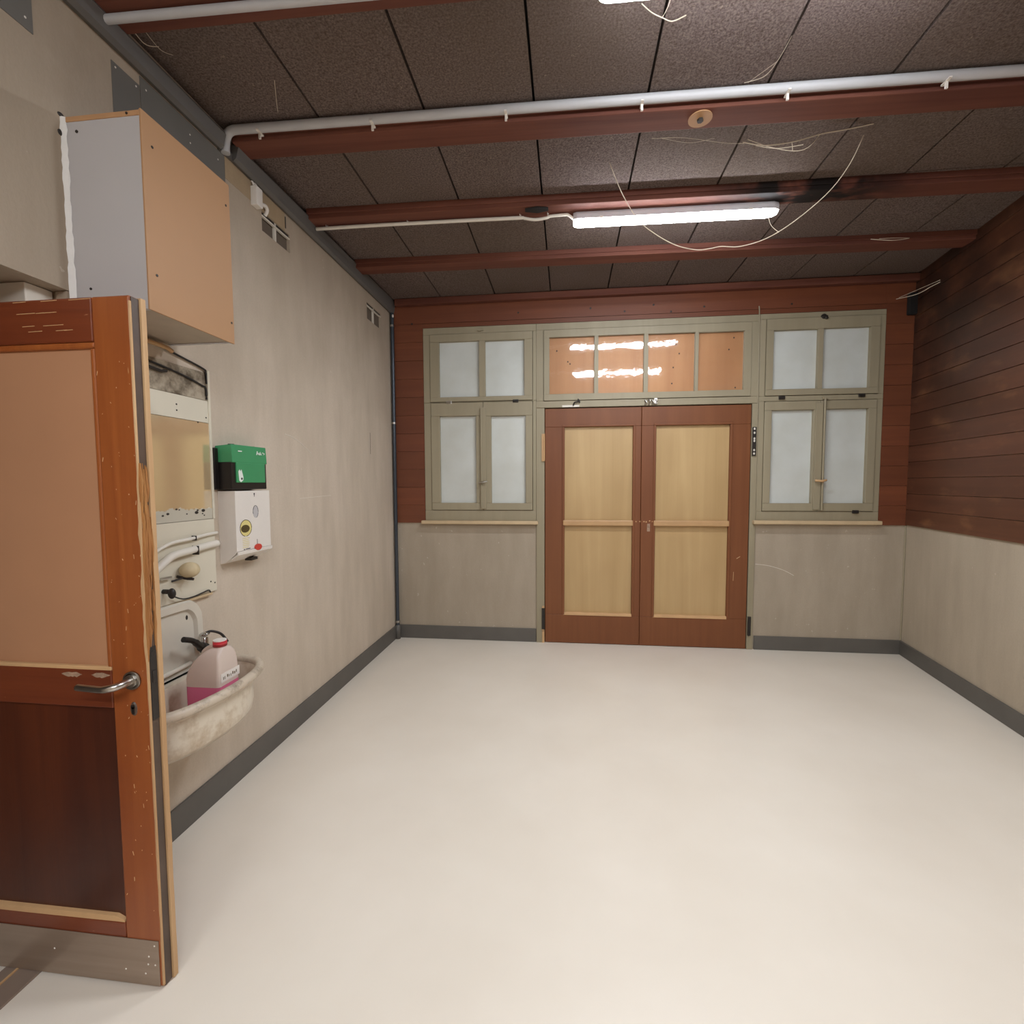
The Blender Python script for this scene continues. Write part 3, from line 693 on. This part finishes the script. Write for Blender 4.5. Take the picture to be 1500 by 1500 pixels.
cbk = thing('cable', (XL, 1.85, 1.9), 'dark double cable along the top of the grimy backboard', 'cable')
MB().tube(smooth_path([(XL+.008, 1.64, 2.085), (XL+.008, 1.78, 2.068), (XL+.008, 1.9, 2.048), (XL+.008, 2.03, 2.026), (XL+.008, 2.047, 2.01), (XL+.008, 2.050, 1.96)]), .0045, 8).build('outer_cable', 'rubber', cbk)
MB().tube(smooth_path([(XL+.008, 1.64, 2.0), (XL+.008, 1.8, 1.985), (XL+.008, 1.93, 1.968), (XL+.008, 2.02, 1.948), (XL+.008, 2.043, 1.94), (XL+.008, 2.046, 1.89)]), .0045, 8).build('inner_cable', 'rubber', cbk)
MB().tube([(XL+.012, 1.64, 1.974), (XL+.012, 1.80, 1.962), (XL+.014, 1.823, 1.968)], .006, 8).build('cable_end', 'dark', cbk)
MB().tube(smooth_path([(XL+.03, 1.68, 2.06), (XL+.03, 1.80, 2.058), (XL+.032, 1.836, 2.048)]), .009, 8).build('lamp_stub', 'rail', cbk, smooth=True)
# water pipes across the lower band
for k, (z0, lab) in enumerate(((1.262, 'upper white water pipe across the cream backboard'), (1.208, 'lower white water pipe across the cream backboard'))):
    r = thing('water_pipe', (XL+.025, 1.9, z0), lab, 'pipe', 'water pipes')
    rr = .007 if k == 0 else .016
    dz = 0 if k == 0 else .004
    pts = [(XL+.03, 1.66, z0-.05-.03*k), (XL+.03, 1.74, z0-.018-.012*k), (XL+.028, 1.80, z0-.003), (XL+.026, 1.9, z0+.002+dz), (XL+.022, 2.0, z0+.010+dz), (XL+.02, 2.062, z0+.012+dz)]
    MB().tube(smooth_path(pts, 6), rr, 12).build('tube', 'white', r, smooth=True)
    MB().box(XL+.012, XL+.0275+rr, 1.918, 1.921, z0-rr-.001, z0+rr+.006).build('clip', 'dark', r)
sd = thing('soap_holder', (XL+.012, 1.855, 1.10), 'yellowed shell shaped soap holder on the cream backboard', 'soap holder')
b = MB(); b.sphere((XL+.05, 1.855, 1.135), .042, (.9, .95, .8), 20, 14)
b.build('soap_dish', 'soap', sd, smooth=True)
MB().tube([(XL+.012, 1.83, 1.11), (XL+.05, 1.84, 1.10), (XL+.075, 1.845, 1.098)], .006, 8).tube([(XL+.012, 1.80, 1.095), (XL+.04, 1.83, 1.105)], .004, 8).build('bracket', 'dark', sd)
vl = thing('stop_valve', (XL+.012, 1.755, 1.10), 'dark stop valve beside the open door edge', 'valve')
MB().cyl((XL+.012, 1.758, 1.062), (1, 0, 0), .010, .04, 12).sphere((XL+.05, 1.758, 1.055), .017, (.9, .8, 1.3), 12, 10).build('valve_body', 'dark', vl, smooth=True)
MB().tube([(XL+.025, 1.735, 1.118), (XL+.025, 1.785, 1.116)], .006, 8).build('spindle', 'steel', vl)

cw = tag(MB().tube(smooth_path([(XL+.03, 1.765, 1.06), (XL+.03, 1.79, 1.035), (XL+.028, 1.84, 1.012), (XL+.024, 1.90, 1.008), (XL+.02, 1.96, 1.012), (XL+.018, 2.0, 1.014), (XL+.016, 2.012, .992)]), .003, 8).build('cable', 'rubber'), 'thin black cable looping under the cream backboard above the sink', 'cable')
tag(MB().box(XL, XL+.02, 1.70, 2.02, .990, 1.001).build('shelf_strip', 'sill', bevel=.002), 'pale wooden strip directly beneath the cream backboard', 'strip')

# sink
sk = thing('sink', (XL, 1.72, .50), 'dirty enamel wall sink with splashback beside the open door', 'sink')
OUT = [(0, -.31), (.10, -.31), (.21, -.308), (.288, -.272), (.333, -.17), (.352, 0), (.328, .155), (.275, .245), (.20, .283), (.10, .292), (0, .295)]
def outline(scx, scy, z, x_in=0, n=6, back=0):
    p = smooth_path([(a*scx+x_in, c*scy, 0) for a, c in OUT], n)
    return [(XL+max(q.x, back), 1.72+q.y, z) for q in p]
RZ0 = .692
b = MB()     # outer shell and inner bowl in one skin
b.loft([outline(.985, .98, RZ0-.012), outline(.94, .93, RZ0-.035), outline(.93, .92, .62), outline(.93, .925, .565), outline(.915, .90, .53), outline(.87, .85, .508), outline(.74, .70, .497), outline(.45, .40, .494)], cap0=False, cap1=True)
inn = [outline(.955, .945, RZ0-.004, back=.075), outline(.93, .92, RZ0-.03, back=.080), outline(.92, .91, .61, back=.085), outline(.912, .90, .56, back=.09), outline(.895, .88, .54, back=.10), outline(.84, .80, .523, back=.12), outline(.6, .55, .518, back=.14)]
b.loft(inn, cap0=False, cap1=True)
o_, i_ = outline(.985, .98, RZ0-.006), outline(.955, .945, RZ0-.004, back=.075)
b.loft([o_, i_], cap0=False, cap1=False)
b.build('basin', 'enamel', sk, smooth=True)
b = MB(); b.tube([Vector(q)+Vector((0, 0, .004)) for q in outline(1.0, 1.0, RZ0)], .019, 12)
b.build('rim', 'rimgrime', sk, smooth=True)
# splashback with raised border
SPO = []
for (yy, zz) in ((1.50, .69), (1.50, .90), (1.512, .955), (1.545, .99), (1.60, 1.0), (1.84, 1.0), (1.895, .99), (1.928, .955), (1.940, .90), (1.940, .69)): SPO.append((yy, zz))
def sp_in(d): return [(1.72+(y-1.72)*(1-d/.22), .69+(z-.69)*(1-d/.31)) for y, z in SPO]
def lv(pr, x): return [(XL+x, y, z) for y, z in pr]
sp2 = smooth_path([(y, z, 0) for y, z in SPO], 4); SPO = [(q.x, q.y) for q in sp2]
b = MB(); b.loft([lv(SPO, 0), lv(SPO, .022), lv(sp_in(.006), .034), lv(sp_in(.034), .034), lv(sp_in(.042), .020)], cap0=False, cap1=True)
sb = b.build('splashback', 'enamel_w', sk, smooth=False, bevel=0)
MB().sphere((XL+.02, 1.862, .925), .008, (.3, .8, 1.3), 10, 8).build('screw_hole', 'dark', sk)
MB().tube([(XL+.028, 1.60, .718), (XL+.028, 1.79, .722), (XL+.03, 1.86, .726)], .010, 8).build('ledge_bead', 'enamel_w', sk, smooth=True)
MB().cyl((XL+.10, 1.60, .40), (0, 0, 1), .022, .11, 14).tube(smooth_path([(XL+.10, 1.60, .42), (XL+.10, 1.60, .36), (XL+.06, 1.60, .34), (XL, 1.60, .36)]), .018, 12).build('waste_pipe', 'dark', sk, smooth=True)

fc = thing('faucet', (XL+.05, 1.905, .70), 'chrome wall tap with black lever at the right of the splashback', 'faucet')
MB().cyl((XL+.065, 1.905, .70), (0, 0, 1), .016, .125, 16, .013).sphere((XL+.065, 1.905, .84), .015, (1.3, 1.6, .6), 12, 8).build('tap_body', 'chrome', fc, smooth=True)
MB().tube(smooth_path([(XL+.075, 1.885, .785), (XL+.085, 1.85, .808), (XL+.088, 1.81, .842), (XL+.085, 1.765, .862)]), [.020]*6+[.014]*8+[.0115]*11, 12).sphere((XL+.078, 1.885, .785), .023, (1, 1, 1), 12, 10).build('lever', 'black', fc, smooth=True)
MB().tube(smooth_path([(XL+.068, 1.91, .845), (XL+.08, 1.93, .846), (XL+.10, 1.96, .825), (XL+.12, 1.975, .785)]), .0055, 8).build('spout', 'dark', fc, smooth=True)
MB().tube(smooth_path([(XL+.07, 1.915, .745), (XL+.085, 1.94, .765), (XL+.105, 1.96, .78), (XL+.12, 1.972, .784)]), .004, 8).build('hose', 'dark', fc)

# jug
jg = thing('plastic_jug', (-1.4245, 1.74, .531), 'milky jug with pink liquid and red cap standing in the sink', 'jug')
def rr(x0, x1, y0, y1, z, r=.013, n=4):
    out = []
    for cx, cy, a0 in ((x1-r, y1-r, 0), (x0+r, y1-r, 1), (x0+r, y0+r, 2), (x1-r, y0+r, 3)):
        for k in range(n+1):
            a = (a0+k/n)*PI/2; out.append((cx+r*math.cos(a), cy+r*math.sin(a), z))
    return out
LV = .172
MB().loft([rr(-.066, .048, -.052, .052, 0, .014), rr(-.0725, .062, -.060, .060, .014), rr(-.0725, .0725, -.060, .060, .05), rr(-.0725, .0725, -.060, .060, LV)], cap1=True).build('liquid', 'pink', jg, local=True, smooth=True)
b = MB(); b.loft([rr(-.0725, .0725, -.060, .060, LV+.0003), rr(-.0725, .0725, -.060, .060, .205), rr(-.066, .0725, -.058, .058, .232), rr(-.046, .072, -.055, .055, .265), rr(-.022, .068, -.049, .049, .292), rr(.002, .064, -.036, .036, .312, .016), rr(.0165, .0575, -.0205, .0205, .320, .020), rr(.0165, .0575, -.0205, .0205, .326, .020)], cap0=False)
b.build('body', 'jug', jg, local=True, smooth=True)
MB().tube(smooth_path([(-.040, 0, .262), (-.032, 0, .292), (-.006, 0, .312), (.02, 0, .316)]), .011, 10).build('handle', 'jug', jg, local=True, smooth=True)
cap = MB().cyl((.037, 0, .322), (0, 0, 1), .026, .020, 24, .025).build('cap', 'capred', jg, local=True, smooth=True)
MB().cyl((.037, 0, .3422), (0, 0, 1), .024, .004, 24).build('cap_top', 'whitep', cap, local=True)
lb = MB().box(.0727, .0735, -.048, .058, .186, .222).build('paper_label', 'whitep', jg, local=True)
b = MB(); random.seed(4)
for k, y in enumerate((-.036, -.028, -.014, -.004, .006, .016, .027, .037)):
    b.box(.0735, .0739, y, y+random.uniform(.002, .006), .198+random.uniform(-.002, .002), .208+random.uniform(-.003, .004))
b.build('label_print', 'olive', lb, local=True)

# green dispenser
XD = XL+.087
gd = thing('soap_dispenser', (XL, 2.228, 1.475), 'green and black dispenser mounted above the white towel dispenser', 'dispenser')
b = MB(); b.box(XL+.006, XD-.006, 2.092, 2.358, 1.475, 1.606).box(XL, XL+.018, 2.066, 2.10, 1.475, 1.672)
b.build('housing', 'black', gd, bevel=.004)
b = MB(); b.loft([[(XL+.004, 2.090, 1.604), (XD, 2.096, 1.604), (XD, 2.358, 1.604), (XL+.004, 2.362, 1.604)], [(XL+.004, 2.090, 1.682), (XD-.004, 2.098, 1.690), (XD-.004, 2.356, 1.690), (XL+.004, 2.362, 1.684)]])
b.box(XD-.010, XD, 2.122, 2.340, 1.508, 1.606)
b.build('green_cover', 'green', gd, bevel=.003)
MB().cyl((XL+.05, 2.14, 1.686), (0, 0, 1), .014, .008, 12).build('top_button', 'dark', gd)
MB().cyl((XL+.05, 2.30, 1.687), (0, 0, 1), .008, .006, 10).build('top_button', 'dark', gd)
def stroke(b, pts, r=.0016): b.tube([(XD+.0004, y, z) for y, z in pts], r, 5)
b = MB()
y0, zz = 2.274, 1.648
stroke(b, [(y0, zz), (y0+.006, zz+.018), (y0+.012, zz+.004), (y0+.004, zz+.008)], .0022)
stroke(b, [(y0+.012, zz+.012), (y0+.017, zz+.002), (y0+.022, zz+.012), (y0+.024, zz)], .002)
stroke(b, [(y0+.028, zz), (y0+.030, zz+.016), (y0+.036, zz+.002), (y0+.042, zz+.004)], .0018)
stroke(b, [(y0+.044, zz+.010), (y0+.050, zz+.014), (y0+.056, zz+.010)], .0014)
stroke(b, [(y0+.058, zz+.012), (y0+.064, zz+.008), (y0+.058, zz+.004), (y0+.058, zz+.012)], .0018)
b.build('white_lettering', 'print', gd)
b = MB().box(XD, XD+.0008, 2.137, 2.164, 1.657, 1.662); b.build('white_mark', 'print', gd)
b = MB(); b.loft([[(XD+.0002, y, z) for y, z in ((2.134, 1.562), (2.142, 1.572), (2.148, 1.562), (2.156, 1.572), (2.168, 1.535), (2.166, 1.520), (2.150, 1.510), (2.138, 1.518))], [(XD+.001, y, z) for y, z in ((2.134, 1.562), (2.142, 1.572), (2.148, 1.562), (2.156, 1.572), (2.168, 1.535), (2.166, 1.520), (2.150, 1.510), (2.138, 1.518))]])
st = b.build('white_sticker', 'print', gd)
MB().cyl((XD+.001, 2.156, 1.527), (1, 0, 0), .006, .0006, 12).build('sticker_spot', 'dark', st)

# towel dispenser
td = thing('towel_dispenser', (XL, 2.23, 1.115), 'white paper towel dispenser with yellow sticker on the left wall', 'dispenser')
prof = [(0, 1.468), (.090, 1.468), (.090, 1.178), (.078, 1.162), (.060, 1.146), (.036, 1.128), (.016, 1.118), (0, 1.116)]
b = MB(); prof_y = lambda y: [(XL+u, y, v) for u, v in prof]
b.loft([prof_y(2.100), prof_y(2.364)]); b.build('case', 'whitep', td, bevel=.002)
b = MB(); lip2 = [(.0905, 1.176), (.096, 1.174), (.094, 1.160), (.075, 1.146), (.060, 1.138), (.060, 1.144), (.078, 1.156), (.0905, 1.166)]
b.loft([[(XL+u, 2.100, v) for u, v in lip2], [(XL+u, 2.366, v) for u, v in lip2]]); b.build('front_lip', 'whitep', td)
XT = XL+.090
def disc(b, y, z, ry, rz_, x0, x1, n=24, sq=1):
    pr = [(y+ry*math.cos(2*PI*k/n), z+rz_*math.sin(2*PI*k/n)) for k in range(n)]
    b.loft([[(x0, u, v) for u, v in pr], [(x1, u, v) for u, v in pr]]); return b
stk = disc(MB(), 2.168, 1.286, .042, .040, XT, XT+.0006).build('yellow_sticker', 'yellow', td)
disc(MB(), 2.164, 1.283, .032, .019, XT+.0006, XT+.001).build('sticker_picture', 'olive', stk)
b = MB(); b.tube([(XT+.001, 2.168+.042*math.cos(a*.3), 1.286+.040*math.sin(a*.3)) for a in range(-5, 16)], .0014, 5); b.build('sticker_ring', 'olive', stk)
b = MB()
for k in range(6): b.box(XT, XT+.0005, 2.142, 2.142+random.uniform(.04, .055), 1.235-k*.009, 1.238-k*.009)
b.build('sticker_text', 'yellow', td)
MB().box(XT, XT+.0006, 2.148, 2.158, 1.176+.004, 1.184).box(XT, XT+.0006, 2.164, 2.196, 1.181, 1.185).build('small_print', 'dark', td)
disc(MB(), 2.252, 1.182, .026, .016, XT, XT+.007).build('red_sticker', 'red', td)
MB().box(XT, XT+.0006, 2.250, 2.253, 1.198, 1.222).build('tick_mark', 'dark', td)
b = disc(MB(), 2.246, 1.362, .020, .031, XT, XT+.0006); vw = b.build('viewing_hole', 'lam', td)
b = MB(); b.tube([(XT+.0006, 2.246+.020*math.cos(2*PI*k/20), 1.362+.031*math.sin(2*PI*k/20)) for k in range(-4, 12)], .0012, 5); b.build('hole_edge', 'dark', vw)
MB().cyl((XT, 2.240, 1.452), (1, 0, 0), .0045, .001, 12).box(XT, XT+.001, 2.2385, 2.2415, 1.438, 1.452).build('keyhole', 'dark', td)
MB().box(XL+.02, XL+.055, 2.25, 2.30, 1.112, 1.126).build('towel_scrap', 'dark', td)

# corner pipe
pp = thing('corner_pipe', (XL+.026, D-.045, 0), 'thin blue grey pipe standing in the left back corner', 'pipe')
MB().cyl((XL+.026, D-.045, .135), (0, 0, 1), .017, 2.95, 14).build('tube', 'pipe', pp, smooth=True)
MB().cyl((XL+.026, D-.045, .0), (0, 0, 1), .026, .135, 14).build('foot_sleeve', 'base', pp, smooth=True)
for z in (2.96, 2.06, .16): MB().cyl((XL+.026, D-.045, z), (0, 0, 1), .021, .018, 14).box(XL, XL+.03, D-.05, D-.04, z+.002, z+.014).build('bracket', 'steel', pp)
MB().sphere((XL+.04, D-.062, 3.055), .009, (1, 1, 1.6), 10, 8).build('bright_fitting', 'whitep', pp)

# ---------------------------------------------------------------- world, camera, view
strand([(.218,2.702,3.206),(.288,2.699,3.036),(.371,2.696,2.898),(.46,2.692,2.817),(.565,2.688,2.752),(.669,2.684,2.72),(.737,2.681,2.721),(.791,2.678,2.727),(.888,2.674,2.72),(1.019,2.668,2.753),(1.155,2.662,2.833),(1.3,2.655,2.955),(1.389,2.651,3.077),(1.446,2.648,3.206)], .0022,
       'thin pale wire hanging in a long loop in front of the middle lamp', 'hanging_wire', 'wire', None, 'web', extra=([(1.013,2.66,2.86),(1.03,2.662,2.81),(1.07,2.666,2.775)],))
GW = 'cobwebs under the ceiling'
strand([(.87,2.626,3.206),(.971,2.617,3.176),(1.095,2.606,3.174),(1.229,2.593,3.193),(1.332,2.583,3.197),(1.447,2.572,3.206)], .0024, 'thick sagging cobweb right of the washer, just behind its beam', 'hanging_cobweb', 'cobweb', GW,
       extra=([(.887,2.609,3.206),(1.002,2.613,3.161),(1.117,2.618,3.138),(1.181,2.62,3.154),(1.228,2.622,3.206)], [(.93,2.62,3.18),(1.03,2.61,3.152),(1.15,2.61,3.16)], [(1.095,2.606,3.174),(1.10,2.61,3.15),(1.102,2.615,3.14)]))
strand([(.258,1.853,3.206),(.296,1.868,3.186),(.335,1.882,3.177),(.374,1.897,3.174),(.426,1.916,3.206)], .0018, 'small curled cobweb beside the lamp at the top edge', 'hanging_cobweb', 'cobweb', GW, extra=([(.36,1.80,3.206),(.35,1.85,3.185),(.335,1.882,3.177)],))
strand([(.746,2.25,3.204),(.811,2.207,3.19),(.837,2.139,3.195),(.849,2.048,3.206)], .0011, 'fine cobweb above the grey conduit, right of the washer', 'hanging_cobweb', 'cobweb', GW, extra=([(.76,2.25,3.202),(.79,2.2,3.195),(.84,2.15,3.2)],))
strand([(.412,2.546,3.206),(.556,2.531,3.188),(.766,2.589,3.186),(.88,2.637,3.206)], .0010, 'fine flat cobweb just behind the beam near the washer', 'hanging_cobweb', 'cobweb', GW, extra=([(.46,2.55,3.206),(.6,2.56,3.18),(.72,2.58,3.206)],))
strand([(-1.613,1.671,3.206),(-1.60,1.74,3.17),(-1.59,1.80,3.206)], .0014, 'short cobweb strand in the top left corner above the cornice', 'hanging_cobweb', 'cobweb', GW, extra=([(-1.58,1.70,3.206),(-1.57,1.78,3.18),(-1.565,1.84,3.206)],))
strand([(-1.237,2.0,3.206),(-1.283,2.085,3.19),(-1.324,2.159,3.206)], .0011, 'short upright cobweb strand left above the grey conduit', 'hanging_cobweb', 'cobweb', GW)
strand([(2.047,3.62,3.149),(2.154,3.60,3.125),(2.23,3.61,3.13),(2.301,3.64,3.150)], .0022, 'pale cobweb clinging to the rear plain beam at the right', 'hanging_cobweb', 'cobweb', GW, extra=([(2.10,3.62,3.149),(2.2,3.6,3.138),(2.301,3.64,3.150)],))
strand([(2.72,4.428,3.02),(2.76,4.25,2.99),(2.80,4.15,3.01),(2.825,4.08,3.02)], .0030, 'white cobweb and twig in the top right back corner', 'hanging_cobweb', 'cobweb', GW, extra=([(2.828,4.085,3.10),(2.826,4.08,3.02),(2.824,4.06,2.94)], [(2.74,4.428,3.03),(2.79,4.2,3.03),(2.825,4.08,3.035)]))
tag(MB().box(2.80, 2.868, D-.055, D-.014, 2.88, 3.06).build('loose_block', 'soot', bevel=.01), 'small blackened block in the top right back corner', 'block')
w = bpy.data.worlds.new('world'); bpy.context.scene.world = w; w.use_nodes = True
w.node_tree.nodes['Background'].inputs[0].default_value = (.05, .05, .055, 1); w.node_tree.nodes['Background'].inputs[1].default_value = .3

cam = bpy.data.cameras.new('camera'); co = bpy.data.objects.new('camera', cam); C.objects.link(co)
cam.sensor_width = 36; cam.lens = 700/1500*36; cam.clip_start = .02
pit, yaw, rol = .0602, -.1156, -.0041
cy, sy, cp_, sp = math.cos(yaw), math.sin(yaw), math.cos(pit), math.sin(pit)
f = Vector((sy*cp_, cy*cp_, -sp)); rt = Vector((cy, -sy, 0)); up = rt.cross(f)
c_, s_ = math.cos(rol), math.sin(rol)
R_, U_ = rt*c_+up*s_, up*c_-rt*s_
co.matrix_world = Matrix(((R_.x, U_.x, -f.x, 0), (R_.y, U_.y, -f.y, 0), (R_.z, U_.z, -f.z, 1.5), (0, 0, 0, 1)))
sc = bpy.context.scene; sc.camera = co
vs = sc.view_settings; vs.view_transform = 'Standard'; vs.look = 'None'; vs.gamma = 1; vs.exposure = 0; vs.use_curve_mapping = False
sc.cycles.use_denoising = True; sc.cycles.max_bounces = 10; sc.cycles.diffuse_bounces = 6; sc.cycles.transparent_max_bounces = 12; sc.cycles.sample_clamp_indirect = 6
